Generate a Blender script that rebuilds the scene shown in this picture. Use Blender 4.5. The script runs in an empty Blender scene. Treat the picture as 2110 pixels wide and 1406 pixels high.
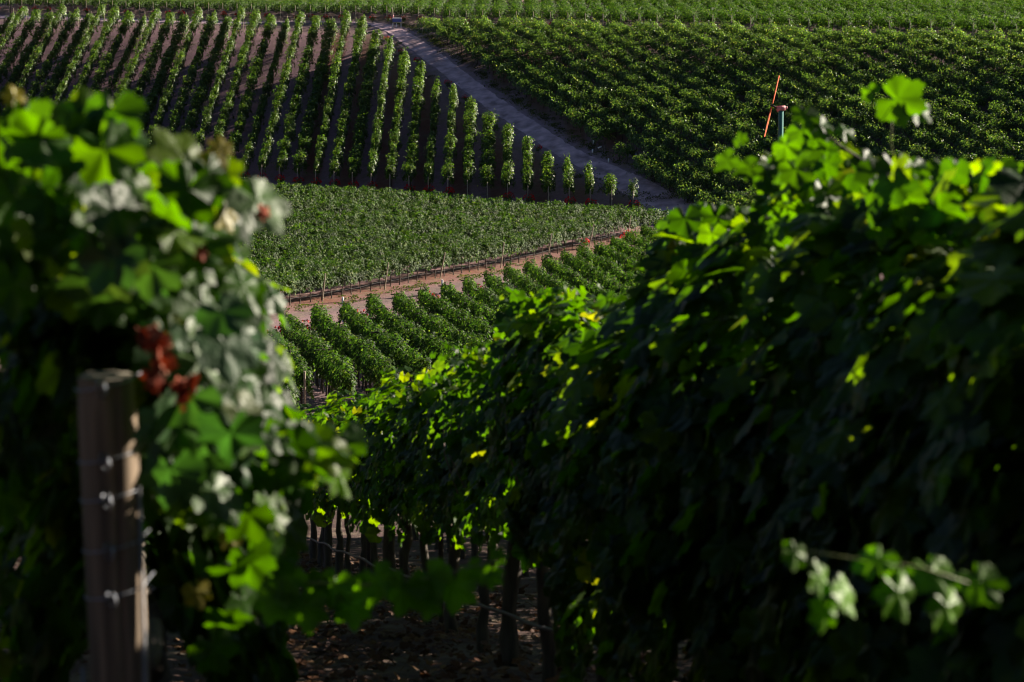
import bpy, math, random
import numpy as np
from mathutils import Vector
C = bpy.context.scene.collection
SC = bpy.context.scene
rad = math.radians

# ------------------------------------------------------------------ camera, sky, sun, exposure
FPX = 4982.0                      # focal length in photo pixels (85 mm on 36 mm, 2110 px wide)
PITCH = math.atan(853 / FPX)
cam_d = bpy.data.cameras.new('camera'); cam = bpy.data.objects.new('camera', cam_d); C.objects.link(cam)
cam_d.lens = 85; cam_d.sensor_width = 36; cam_d.clip_start = 0.1; cam_d.clip_end = 4000
cam.location = (0, 0, 0); cam.rotation_euler = (math.pi / 2 - PITCH, 0, 0)
cam_d.dof.use_dof = True; cam_d.dof.focus_distance = 190; cam_d.dof.aperture_fstop = 5.6; cam_d.dof.aperture_blades = 9
SC.camera = cam

SUN_AZ, SUN_EL = rad(30), rad(20)      # azimuth from +X towards +Y
w = bpy.data.worlds.new('World'); SC.world = w; w.use_nodes = True
nt = w.node_tree; bg = nt.nodes['Background']
sky = nt.nodes.new('ShaderNodeTexSky'); sky.sky_type = 'NISHITA'; sky.sun_disc = False
sky.sun_elevation = SUN_EL; sky.sun_rotation = math.pi / 2 - SUN_AZ
sky.air_density = 1.0; sky.dust_density = 0.6; sky.ozone_density = 3.0
nt.links.new(sky.outputs[0], bg.inputs[0]); bg.inputs[1].default_value = 0.02
sl = bpy.data.lights.new('sun', 'SUN'); so = bpy.data.objects.new('sun', sl); C.objects.link(so)
sl.energy = 5.0; sl.angle = rad(0.5); sl.color = (1.0, 0.90, 0.73)
sd = Vector((math.cos(SUN_AZ) * math.cos(SUN_EL), math.sin(SUN_AZ) * math.cos(SUN_EL), math.sin(SUN_EL)))
so.rotation_euler = sd.to_track_quat('Z', 'Y').to_euler()
so.location = (60, 40, 60)
SC.view_settings.view_transform = 'Standard'; SC.view_settings.look = 'None'
SC.view_settings.exposure = 1.9; SC.view_settings.gamma = 1
SC.cycles.max_bounces = 6; SC.cycles.transmission_bounces = 3; SC.cycles.diffuse_bounces = 4
SC.cycles.glossy_bounces = 2; SC.cycles.sample_clamp_indirect = 4
SC.cycles.use_denoising = True; SC.cycles.filter_width = 1.15

# ------------------------------------------------------------------ terrain
_ty = [-80, 0, 40, 60, 87, 110, 125, 150, 175, 200, 1500]
_tz = [16.65, -1.35, -10.35, -14.5, -18.0, -20.5, -22.0, -23.8, -24.5, -24.65, -24.65]
def softplus(x): return np.logaddexp(0, x)
def H(X, Y):
    X = np.asarray(X, float); Y = np.asarray(Y, float)
    z = sum(np.interp(Y + d, _ty, _tz) for d in (-5, -2.5, 0, 2.5, 5)) / 5
    s = Y - 213.9 + .66 * X
    z = z + .28 * (softplus(s / 2) * 2 - softplus((s - 49) / 3) * 3) + .02 * softplus((s - 49) / 3) * 3
    z = z + .10 * np.sin(X * .21 + 1) * np.sin(Y * .17) * np.clip(Y / 60, 0, 1)
    return z
def ray(px, py):
    x, y = (px - 1055) / FPX, -(py - 703) / FPX
    c, s = math.cos(PITCH), math.sin(PITCH)
    return np.array([x, c + y * s, -s + y * c])
def P(px, py, Y):
    d = ray(px, py); return d * (Y / d[1])
def G(px, py, y0=40):
    d = ray(px, py); d = d / d[1]
    ys = np.arange(y0, 420, .1); z = d[2] * ys; hh = H(d[0] * ys, ys)
    k = np.where(z < hh)[0]
    Y = ys[k[0]] if len(k) else 400.
    return np.array([d[0] * Y, Y])
def noise2(x, y, seed=0):
    r = np.random.RandomState(seed); o = 0
    for i in range(6):
        a, b, p = r.uniform(-1, 1, 3); f = 1.0 * 1.5 ** i
        o = o + np.sin(f * (a * x + b * y) * 2 + p * 9) / (1 + .35 * i)
    return o / 3

# ------------------------------------------------------------------ materials
def mat(name):
    m = bpy.data.materials.new(name); m.use_nodes = True
    n = m.node_tree; b = n.nodes['Principled BSDF']; return m, n, b
def node(n, t, **k):
    x = n.nodes.new(t)
    for a, v in k.items(): setattr(x, a, v)
    return x
def ramp(n, fac, stops):
    r = node(n, 'ShaderNodeValToRGB'); e = r.color_ramp.elements
    while len(e) < len(stops): e.new(.5)
    for i, (p, c) in enumerate(stops): e[i].position = p; e[i].color = (*c, 1)
    n.links.new(fac, r.inputs[0]); return r
def leaf_mat(name, stops, transl=.45, rough=.42, spec=.5, tint=(1.35, 1.75, .30), vein=False, under=.2):
    m, n, b = mat(name); L = n.links.new
    g = node(n, 'ShaderNodeNewGeometry')
    r = ramp(n, g.outputs['Random Per Island'], stops)
    tc = node(n, 'ShaderNodeTexCoord'); nz = node(n, 'ShaderNodeTexNoise'); nz.inputs['Scale'].default_value = .6 if not vein else 9
    L(tc.outputs['Object'], nz.inputs['Vector'])
    hs = node(n, 'ShaderNodeHueSaturation'); hs.inputs['Saturation'].default_value = 1.1
    mp = node(n, 'ShaderNodeMapRange'); mp.inputs[1].default_value = .3; mp.inputs[2].default_value = .7
    mp.inputs[3].default_value = .55; mp.inputs[4].default_value = 1.45
    L(nz.outputs['Fac'], mp.inputs[0]); L(mp.outputs[0], hs.inputs['Value']); L(r.outputs[0], hs.inputs['Color'])
    mixb = node(n, 'ShaderNodeMix', data_type='RGBA')      # paler matt underside
    L(g.outputs['Backfacing'], mixb.inputs[0]); L(hs.outputs[0], mixb.inputs[6])
    pal = node(n, 'ShaderNodeMix', data_type='RGBA'); pal.inputs[0].default_value = under; pal.inputs[7].default_value = (.13, .16, .09, 1)
    L(hs.outputs[0], pal.inputs[6]); L(pal.outputs[2], mixb.inputs[7])
    L(mixb.outputs[2], b.inputs['Base Color'])
    b.inputs['Roughness'].default_value = rough; b.inputs['Specular IOR Level'].default_value = spec
    if vein:
        bn = node(n, 'ShaderNodeBump'); bn.inputs['Strength'].default_value = .5; bn.inputs['Distance'].default_value = .01
        n2 = node(n, 'ShaderNodeTexNoise'); n2.inputs['Scale'].default_value = 45; L(tc.outputs['Object'], n2.inputs['Vector'])
        L(n2.outputs['Fac'], bn.inputs['Height']); L(bn.outputs[0], b.inputs['Normal'])
    t = node(n, 'ShaderNodeBsdfTranslucent')
    mu = node(n, 'ShaderNodeMix', data_type='RGBA', blend_type='MULTIPLY'); mu.inputs[0].default_value = 1
    mu.inputs[7].default_value = (*tint, 1); L(hs.outputs[0], mu.inputs[6]); L(mu.outputs[2], t.inputs[0])
    mx = node(n, 'ShaderNodeMixShader'); mx.inputs[0].default_value = transl
    L(b.outputs[0], mx.inputs[1]); L(t.outputs[0], mx.inputs[2]); L(mx.outputs[0], n.nodes['Material Output'].inputs[0])
    return m
FAR = leaf_mat('vine_leaf_far', [(0, (.030, .058, .012)), (.55, (.058, .098, .018)), (.85, (.10, .145, .035)), (1, (.19, .20, .07))], .42, .45, .4, (1.6, 1.9, .6))
FARE = leaf_mat('vine_leaf_hillside', [(0, (.032, .062, .020)), (.5, (.064, .105, .032)), (.85, (.115, .165, .055)), (1, (.25, .25, .11))], .45, .42, .45, (1.8, 2.0, .6))
FARB = leaf_mat('vine_leaf_valley', [(0, (.020, .042, .010)), (.6, (.042, .076, .018)), (.9, (.080, .115, .032)), (1, (.14, .16, .05))], .42, .6, .2, (1.6, 2.0, .5))
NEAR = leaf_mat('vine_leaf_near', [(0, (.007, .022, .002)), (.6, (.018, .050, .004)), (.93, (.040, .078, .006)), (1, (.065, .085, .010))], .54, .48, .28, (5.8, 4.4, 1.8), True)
PAINTED_SUN = leaf_mat('vine_leaf_painted_sun', [(0, (.05, .13, .012)), (1, (.10, .19, .02))], .5, .5, .3, (1.6, 1.8, .4), True)  # leaf colour lightened so the shoots look sunlit
PALE = leaf_mat('vine_leaf_pale', [(0, (.022, .055, .022)), (.5, (.04, .075, .026)), (1, (.075, .095, .03))], .4, .5, .3, (1.3, 1.7, .4), True)
YELL = leaf_mat('vine_leaf_yellow', [(0, (.16, .17, .02)), (1, (.26, .19, .03))], .5, .45, .4, (1.3, 1.4, .25), True)
LITTER = leaf_mat('fallen_leaf', [(0, (.05, .02, .012)), (.6, (.09, .04, .02)), (1, (.13, .075, .04))], .15, .7, .2, (1, 1, 1))
REDLEAF = leaf_mat('withered_leaf', [(0, (.09, .02, .012)), (1, (.28, .07, .04))], .12, .7, .2, (1, .7, .5), True)
ROSE = leaf_mat('rose_petal', [(0, (.45, .008, .012)), (1, (.8, .02, .03))], .3, .5, .3, (1.2, .6, .6))
WHITEROSE = leaf_mat('white_petal', [(0, (.7, .66, .6)), (1, (.8, .78, .7))], .3, .5, .3, (1, 1, 1))
WEED = leaf_mat('weed_leaf', [(0, (.03, .05, .012)), (.7, (.07, .08, .02)), (1, (.16, .13, .05))], .3, .6, .2)
def plain(name, col, rough=.6, metal=0, scale=20, var=.35, bump=.3, dist=.01, stretch=None):
    m, n, b = mat(name); L = n.links.new
    tc = node(n, 'ShaderNodeTexCoord'); mp = node(n, 'ShaderNodeMapping'); L(tc.outputs['Object'], mp.inputs[0])
    if stretch: mp.inputs['Scale'].default_value = stretch
    nz = node(n, 'ShaderNodeTexNoise'); nz.inputs['Scale'].default_value = scale; nz.inputs['Detail'].default_value = 6; L(mp.outputs[0], nz.inputs['Vector'])
    r = ramp(n, nz.outputs['Fac'], [(.3, tuple(c * (1 - var) for c in col)), (.7, tuple(min(1, c * (1 + var)) for c in col))])
    L(r.outputs[0], b.inputs['Base Color']); b.inputs['Roughness'].default_value = rough; b.inputs['Metallic'].default_value = metal
    bn = node(n, 'ShaderNodeBump'); bn.inputs['Strength'].default_value = bump; bn.inputs['Distance'].default_value = dist
    L(nz.outputs['Fac'], bn.inputs['Height']); L(bn.outputs[0], b.inputs['Normal']); return m
BARK = plain('vine_bark', (.055, .040, .030), .9, 0, 30, .5, .8, .02, (1, 1, .15))
CANE = plain('cane_bark', (.16, .08, .05), .6, 0, 30)
STEM = plain('green_stem', (.12, .14, .03), .6, 0, 30)
WOOD = plain('post_wood', (.13, .088, .055), .85, 0, 10, .65, .6, .006, (5, 5, .25))
WOOD_END = plain('post_end_grain', (.14, .12, .09), .9, 0, 40, .5, .8, .01)
GREYPOST = plain('weathered_post', (.30, .25, .18), .85, 0, 20, .3)
WHITE = plain('white_tube', (.75, .74, .78), .5, 0, 10, .08)
STEEL = plain('galvanised_steel', (.25, .26, .30), .5, .8, 40, .2)
RUST = plain('rusty_steel', (.035, .018, .018), .8, .2, 40, .4)
HOSE = plain('black_hose', (.022, .022, .028), .7, 0, 20, .3)
HOSE_GREY = plain('grey_wire_coating', (.12, .12, .14), .6, 0, 20, .2)
TOWER = plain('green_paint', (.01, .13, .12), .8, 0, 2, .25, .1)
ORANGE = plain('orange_paint', (.62, .10, .02), .7, 0, 2, .12, .05)
PINK = plain('red_primer', (.45, .16, .18), .5, 0, 6, .25, .1)
BLUEP = plain('blue_panel', (.10, .12, .40), .5, 0, 6, .2, .1)
WHITEP = plain('white_paint', (.75, .74, .76), .5, 0, 6, .08, .1)
REDP = plain('red_paint', (.45, .02, .02), .5, 0, 6, .2, .1)

def ground_mat():
    m, n, b = mat('vineyard_soil'); L = n.links.new
    tc = node(n, 'ShaderNodeTexCoord')
    at = node(n, 'ShaderNodeAttribute', attribute_name='soil')
    def nz(s, d=8):
        x = node(n, 'ShaderNodeTexNoise'); x.inputs['Scale'].default_value = s; x.inputs['Detail'].default_value = d
        L(tc.outputs['Object'], x.inputs['Vector']); return x
    a, c, f = nz(.35), nz(3.2), nz(14)
    mp = node(n, 'ShaderNodeMapRange'); mp.inputs[1].default_value = .3; mp.inputs[2].default_value = .7; mp.inputs[3].default_value = .7; mp.inputs[4].default_value = 1.3
    mu = node(n, 'ShaderNodeMath', operation='MULTIPLY'); L(c.outputs['Fac'], mu.inputs[0]); mu.inputs[1].default_value = .5
    ad = node(n, 'ShaderNodeMath', operation='ADD'); L(mu.outputs[0], ad.inputs[0])
    m2 = node(n, 'ShaderNodeMath', operation='MULTIPLY'); L(f.outputs['Fac'], m2.inputs[0]); m2.inputs[1].default_value = .5; L(m2.outputs[0], ad.inputs[1])
    L(ad.outputs[0], mp.inputs[0])
    hs = node(n, 'ShaderNodeHueSaturation'); L(mp.outputs[0], hs.inputs['Value'])
    dry = node(n, 'ShaderNodeMix', data_type='RGBA'); dr = ramp(n, nz(1.1).outputs['Fac'], [(.48, (0, 0, 0)), (.66, (.6, .6, .6))])
    L(dr.outputs[0], dry.inputs[0]); L(at.outputs['Color'], dry.inputs[6]); dry.inputs[7].default_value = (.17, .13, .09, 1)
    L(dry.outputs[2], hs.inputs['Color']); L(hs.outputs[0], b.inputs['Base Color']); b.inputs['Roughness'].default_value = .95; b.inputs['Specular IOR Level'].default_value = .15
    bn = node(n, 'ShaderNodeBump'); bn.inputs['Strength'].default_value = .8; bn.inputs['Distance'].default_value = .12
    L(ad.outputs[0], bn.inputs['Height']); L(bn.outputs[0], b.inputs['Normal']); return m
SOIL = ground_mat()

# ------------------------------------------------------------------ mesh helpers
def mesh_np(name, V, F, mats, k=4, mi=None, smooth=False):
    me = bpy.data.meshes.new(name); V = np.asarray(V, np.float32); F = np.asarray(F, np.int32)
    me.vertices.add(len(V)); me.vertices.foreach_set('co', V.ravel())
    me.loops.add(F.size); me.loops.foreach_set('vertex_index', F.ravel())
    me.polygons.add(len(F)); me.polygons.foreach_set('loop_start', np.arange(0, F.size, k, dtype=np.int32))
    if mi is not None: me.polygons.foreach_set('material_index', np.asarray(mi, np.int32))
    me.polygons.foreach_set('use_smooth', np.full(len(F), smooth))
    for m in (mats if isinstance(mats, (list, tuple)) else [mats]): me.materials.append(m)
    me.update(calc_edges=True); return me
def link(name, data, parent=None, loc=(0, 0, 0)):
    o = bpy.data.objects.new(name, data); C.objects.link(o); o.location = loc
    if parent: o.parent = parent
    return o
def thing(name, label, cat, loc=(0, 0, 0), group=None, kind=None, rz=0):
    o = link(name, None, None, tuple(float(v) for v in loc)); o.rotation_euler[2] = rz; return tag(o, label, cat, group, kind)
def tag(o, label=None, cat=None, group=None, kind=None):
    if label: o['label'] = label
    if cat: o['category'] = cat
    if group: o['group'] = group
    if kind: o['kind'] = kind
    return o
def tube(pts, rads, seg=8, cap=True):
    """closed tapering tube along a polyline -> verts, quads"""
    pts = np.asarray(pts, float); n = len(pts); rads = np.broadcast_to(np.asarray(rads, float), (n,))
    T = np.gradient(pts, axis=0); T /= np.linalg.norm(T, axis=1)[:, None] + 1e-9
    ref = np.array([0, 0, 1.]) if abs(T[:, 2]).mean() < .8 else np.array([1., 0, 0])
    U = np.cross(T, ref); U /= np.linalg.norm(U, axis=1)[:, None] + 1e-9; W = np.cross(T, U)
    a = np.arange(seg) * 2 * math.pi / seg
    V = pts[:, None] + rads[:, None, None] * (np.cos(a)[None, :, None] * U[:, None] + np.sin(a)[None, :, None] * W[:, None])
    V = V.reshape(-1, 3); F = []
    for i in range(n - 1):
        for j in range(seg):
            j2 = (j + 1) % seg; F.append((i * seg + j, i * seg + j2, (i + 1) * seg + j2, (i + 1) * seg + j))
    if cap:
        b = len(V); V = np.vstack([V, pts[:1], pts[-1:]])
        for j in range(0, seg, 2):
            F.append((b, (j + 2) % seg, j + 1, j)); o = (n - 1) * seg
            F.append((b + 1, o + j, o + j + 1, o + (j + 2) % seg))
    return V, np.array(F, int)
def box(c, h, R=None):
    V = np.array([(x, y, z) for x in (-1, 1) for y in (-1, 1) for z in (-1, 1)], float) * np.asarray(h)
    if R is not None: V = V @ np.asarray(R).T
    F = [(0, 1, 3, 2), (4, 6, 7, 5), (0, 4, 5, 1), (2, 3, 7, 6), (0, 2, 6, 4), (1, 5, 7, 3)]
    return V + np.asarray(c), np.array(F)
def join(parts):
    Vs, Fs, o = [], [], 0
    for V, F in parts: Vs.append(V); Fs.append(F + o); o += len(V)
    return np.vstack(Vs), np.vstack(Fs)
def part(name, parts, m, parent, smooth=False, loc=(0, 0, 0)):
    V, F = join(parts if isinstance(parts, list) else [parts])
    return link(name, mesh_np(name, V, F, m, 4, None, smooth), parent, loc)

# leaf templates: (verts in units of leaf length; x across, y along tip, z normal), triangles
def leaf_template(fine):
    if fine:
        m = 21; h = np.linspace(0, 174, m)      # five lobes with a toothed edge
        rr = .66 + .34 * np.exp(-(h / 17) ** 2) + .27 * np.exp(-((h - 57) / 17) ** 2) + .17 * np.exp(-((h - 112) / 20) ** 2)
        rr = rr + .045 * np.where(np.arange(m) % 2, -1, 1); rr[0] = 1.02; rr[-2] *= .8; rr[-1] = .16
        a = np.r_[h, -h[:0:-1]]; r = np.r_[rr, rr[:0:-1]] * .56
    else:
        ang = [0, 28, 55, 85, 118, 150, 176]; rr = [1, .78, .93, .76, .86, .80, .16]
        a = np.array(ang + [-v for v in ang[:0:-1]]); r = np.array(rr + rr[:0:-1]) * .56
    a = np.radians(a); x = np.sin(a) * r; y = np.cos(a) * r
    z = -.16 * np.abs(x) ** 1.5 - .16 * (y * y) + .035 * np.cos(a * 5)
    V = np.vstack([[0, 0, .02], np.c_[x, y, z]]); n = len(a)
    F = np.array([(0, 1 + (i + 1) % n, 1 + i) for i in range(n)])
    return V, F
LT_F, LT_M = leaf_template(True), leaf_template(False)
LT_Q = (np.array([(0, -.42, 0), (.46, .02, -.12), (0, .52, -.05), (-.46, .02, -.12)], float), np.array([(0, 1, 2), (0, 2, 3)]))
def leaves(pos, nrm, size, rng, tpl, tipdir=None, tj=.5):
    n = len(pos); nrm = nrm / (np.linalg.norm(nrm, axis=1)[:, None] + 1e-9)
    d = np.tile([0, 0, -1.], (n, 1)) if tipdir is None else tipdir
    d = d + rng.normal(0, tj, (n, 3)); d -= (d * nrm).sum(1)[:, None] * nrm
    d /= np.linalg.norm(d, axis=1)[:, None] + 1e-9; s = np.cross(d, nrm)
    size = np.broadcast_to(size, (n,))
    T, F = tpl
    q = size[:, None, None]
    V = pos[:, None] + q * (T[None, :, 0:1] * s[:, None] + T[None, :, 1:2] * d[:, None] + T[None, :, 2:3] * nrm[:, None] * rng.uniform(.4, 1.8, (n, 1, 1)))
    FF = F[None] + (np.arange(n) * len(T))[:, None, None]
    return V.reshape(-1, 3), FF.reshape(-1, 3)
def lump(rng, k=7, lo=.4, hi=4.):
    f = rng.uniform(lo, hi, k); p = rng.uniform(0, 6.3, k); q = rng.uniform(-2, 2, k)
    return lambda t, u: sum(np.sin(f[i] * t + q[i] * u + p[i]) for i in range(k)) / k * 1.6
def canopy(rng, path, L, zlo, zhi, w, dens, size, tpl, shoots=1.0, gaps=(), vine=1.3, depth=.4, end=.35, rag=.22, vvar=.16, tuft=6):
    """leaves over the shell of a long hedge following path(t)->(x,y,z ground), returns V,F"""
    n = int(dens * L); t = rng.uniform(0, L, n); th = rng.uniform(0, 2 * math.pi, n)
    if tpl is LT_Q:                      # far rows: leaves gathered in tufts with dark gaps between them
        m = max(n // tuft, 1); ci = rng.randint(0, m, n)
        t = np.clip(t[:m][ci] + rng.normal(0, .075, n), 0, L); th = th[:m][ci] + rng.normal(0, .13, n)
        rc = rng.rand(m)[ci]
    low = np.sin(th) < -.5; th[low] = rng.uniform(-.4, 3.54, low.sum())
    lf = lump(rng); lf2 = lump(rng, 7, 1.5, 9.)
    env = 1 + rag * lf(t, np.cos(th)) + .16 * lf2(t, np.sin(th) * 2)
    env *= 1 - .13 * np.abs(np.sin(math.pi * t / vine)) ** 4
    vi = np.clip((t / vine).astype(int), 0, 9999); nv = int(L / vine) + 2
    vs = rng.uniform(1 - vvar, 1 + vvar, nv)[vi]; vt = rng.uniform(-vvar, vvar, nv)[vi] * .55; env = env * vs
    r = 1.08 - depth * rng.rand(n) ** 1.2
    if tpl is LT_Q: r = 1.10 - depth * rc ** 1.1 + rng.normal(0, .08, n)
    c, s = np.cos(th), np.sin(th)
    cx = np.sign(c) * np.abs(c) ** .7; sz = np.sign(s) * np.abs(s) ** .8
    if end: 
        e = np.minimum(np.minimum(t, L - t) / end, 1); env *= .55 + .45 * e
    zm, zh = (zlo + zhi) / 2, (zhi - zlo) / 2
    lat = w * cx * r * env; up = zm + zh * sz * r * (1 + (env - 1) * .7)
    up = up + vt * np.clip((up - zlo) / (zhi - zlo), 0, 1.3)
    nl, nu = c, s * .6 + .45
    keep = np.ones(n, bool)
    for a, b in gaps: keep &= ~((t > a) & (t < b))
    ns = int(shoots * L)
    T, LA, UP, NL, NU, SZ = [t[keep]], [lat[keep]], [up[keep]], [nl[keep]], [nu[keep]], [np.full(keep.sum(), 1.)]
    if ns:
        k = 7; st = rng.uniform(.1, L - .1, ns); g = np.ones(ns, bool)
        for a, b in gaps: g &= ~((st > a) & (st < b))
        st = st[g]; ns = len(st)
        la = rng.uniform(-.7, .7, ns) * w; dx = rng.normal(0, .55, ns); dt = rng.normal(0, .4, ns); ln = rng.uniform(.15, .5, ns) * (zhi - zlo) * .55
        for i in range(k):
            f = (i + 1) / k
            T.append(st + dt * ln * f); LA.append(la + dx * ln * f * 1.2); UP.append(zhi - .2 + ln * (f - .15 * f * f) + rng.normal(0, .02, ns))
            a = rng.uniform(0, 6.28, ns); NL.append(np.cos(a)); NU.append(rng.uniform(.1, .9, ns)); SZ.append(np.full(ns, 1.05 - .45 * f))
    t, lat, up, nl, nu, sz = map(np.concatenate, (T, LA, UP, NL, NU, SZ)); n = len(t)
    p, tan = path(t); side = np.c_[tan[:, 1], -tan[:, 0], np.zeros(n)]
    pos = p + side * lat[:, None]; pos[:, 2] += up
    nrm = side * nl[:, None] + np.array([0, 0, 1.]) * nu[:, None] + tan * rng.normal(0, .35, (n, 1)) + rng.normal(0, .3, (n, 3))
    out = side * (np.sign(lat) * .3)[:, None] + np.array([0, 0, -1.])
    return leaves(pos, nrm, size * sz * rng.uniform(.7, 1.3, n), rng, tpl, out, .45)
def line_path(p0, p1, origin):
    p0, p1 = np.asarray(p0, float), np.asarray(p1, float); L = np.linalg.norm(p1 - p0); d = (p1 - p0) / L
    def f(t):
        xy = p0 + np.outer(t, d); z = H(xy[:, 0], xy[:, 1])
        return np.c_[xy, z] - origin, np.tile([d[0], d[1], 0], (len(t), 1))
    return f, L, d
ORD = 'zero first second third fourth fifth sixth seventh eighth ninth tenth eleventh twelfth thirteenth fourteenth fifteenth sixteenth seventeenth eighteenth nineteenth'.split()
TENS = {2: 'twent', 3: 'thirt', 4: 'fort', 5: 'fift', 6: 'sixt', 7: 'sevent'}
def nth(n):
    if n < 20: return ORD[n]
    a, b = divmod(n, 10); return TENS[a] + ('ieth' if b == 0 else 'y-' + ORD[b])

# ------------------------------------------------------------------ key lines of the site
A_X = [10.4 - 1.8 * i for i in range(41)]
a_tops = {1: (1258, 410), 2: (1217, 391), 3: (1176, 372), 4: (1135, 354), 5: (1098, 328), 6: (1058, 303), 7: (1021, 274), 8: (983, 243),
          9: (948, 222), 10: (913, 193), 11: (882, 167), 12: (849, 143), 13: (816, 125), 14: (786, 97)}
road_px = [(560, 44), (700, 45), (780, 49), (864, 99), (953, 166), (1043, 232), (1141, 299), (1200, 332), (1278, 368), (1340, 402), (1400, 436), (1480, 462), (1600, 500)]
road_w = np.array([G(*p) for p in road_px])
# the headland track continues along the crest to the far corner of the slope
crest_track = np.array([[x, 51.2 + 213.9 - .66 * x] for x in (-75, -60, -45, -32)])
e0, e1 = G(889, 76), G(1404, 412); e_dir = (e1 - e0) / np.linalg.norm(e1 - e0)
b0, b1 = G(570, 634), G(1372, 474); b_dir = (b1 - b0) / np.linalg.norm(b1 - b0)
c0, c1 = G(590, 721), G(1340, 508); cd0, cd1 = G(590, 721), G(735, 889); c_dir = (cd1 - cd0) / np.linalg.norm(cd1 - cd0)
ROW_D = np.array([-.158, .9874])            # direction of the two foreground rows
def right_row(D): return np.array([2.34 - .16 * D, D])
def left_row(D): return np.array([-.76 - .16 * (D - 4.75), D])

# ------------------------------------------------------------------ ground
def seg_dist(X, Y, pts):
    best = np.full(X.shape, 1e9)
    for (x0, y0), (x1, y1) in zip(pts[:-1], pts[1:]):
        dx, dy = x1 - x0, y1 - y0; t = np.clip(((X - x0) * dx + (Y - y0) * dy) / (dx * dx + dy * dy), 0, 1)
        best = np.minimum(best, np.hypot(X - x0 - t * dx, Y - y0 - t * dy))
    return best
def ground():
    xs = np.concatenate([-72 - 3 * 1.25 ** np.arange(24)[::-1], np.arange(-71.6, 60, .45), 62 + 3 * 1.25 ** np.arange(24)])
    ys = np.concatenate([-8 - 2 * 1.3 ** np.arange(22)[::-1], np.arange(-7, 45, .3), np.arange(45, 325, .6), 327 + 3 * 1.3 ** np.arange(20)])
    X, Y = np.meshgrid(xs, ys); Z = H(X, Y) + .03 * noise2(X * 2.3, Y * 2.1, 3) * (np.abs(X) < 80)
    # low berm under the vines of the foreground rows
    for off in (2.34, 0.0):
        d = (X - (off - .16 * Y)) / 1.0
        Z += .07 * np.exp(-(d / .35) ** 2) * ((Y > -7) & (Y < 60))
    nx, ny = len(xs), len(ys); V = np.c_[X.ravel(), Y.ravel(), Z.ravel()]
    i = np.arange(nx * ny).reshape(ny, nx)
    F = np.stack([i[:-1, :-1], i[:-1, 1:], i[1:, 1:], i[1:, :-1]], -1).reshape(-1, 4)
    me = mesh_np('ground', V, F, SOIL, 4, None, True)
    s = Y - 213.9 + .66 * X
    base = np.array([.19, .115, .125]); col = np.ones(X.shape + (3,)) * base
    def mixc(mask, c):
        nonlocal col; mask = np.clip(mask, 0, 1)[..., None]; col = col * (1 - mask) + np.array(c) * mask
    # alternate middles of the slope block: bare soil and dry mown cover
    k = np.floor((10.4 - X) / 1.8).astype(int); inA = (s > 1) & (s < 47) & (X < 10.5)
    wob = noise2(X * .6, Y * .3, 8)
    mixc(inA * ((k % 2) == 0) * (.75 + .25 * wob) * (X > -22), [.17, .062, .040])
    mixc(inA * ((k % 2) == 1) * .6, [.30, .17, .21])
    mixc(inA * (X < -22) * .6, [.27, .155, .19])
    mixc(((s > -6) & (s < 1.2) & (X < 14)) * (.6 + .3 * wob), [.28, .18, .24])
    mixc((Y < 62) * 1.0, [.055, .030, .028])  # dark litter soil, also darkened to deepen the foreground shadows
    # sunny headland with dry orange-brown grass between valley block and lower block
    hb = seg_dist(X, Y, [tuple(b0 - b_dir * 30), tuple(b1)]); mixc(np.exp(-(hb / 2.6) ** 2) * (.75 + .35 * wob), [.165, .065, .04])
    nb = np.array([b_dir[1], -b_dir[0]]); hc = seg_dist(X, Y, [tuple(b0 - b_dir * 30 + nb * 4.2), tuple(b1 + nb * 3.6 + b_dir * 4)])
    mixc(np.exp(-(hc / 1.0) ** 2) * .7, [.11, .085, .075])
    rd = seg_dist(X, Y, [tuple(p) for p in road_w]); mixc(np.exp(-(rd / 4.2) ** 2) * .6, [.17, .125, .105]); mixc(np.exp(-(rd / 1.9) ** 4) * .85, [.34, .225, .27])
    # pale track at the foot of the slope
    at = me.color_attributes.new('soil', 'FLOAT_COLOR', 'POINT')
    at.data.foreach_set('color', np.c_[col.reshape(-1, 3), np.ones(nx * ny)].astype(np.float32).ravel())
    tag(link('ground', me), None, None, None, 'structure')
ground()
def smooth_line(pts, n):
    pts = np.asarray(pts, float); 
    for _ in range(2):
        q = [pts[0]]
        for a, b in zip(pts[:-1], pts[1:]): q += [a * .75 + b * .25, a * .25 + b * .75]
        pts = np.array(q + [pts[-1]])
    d = np.r_[0, np.cumsum(np.linalg.norm(np.diff(pts, axis=0), axis=1))]; t = np.linspace(0, d[-1], n)
    return np.c_[np.interp(t, d, pts[:, 0]), np.interp(t, d, pts[:, 1])]
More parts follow.
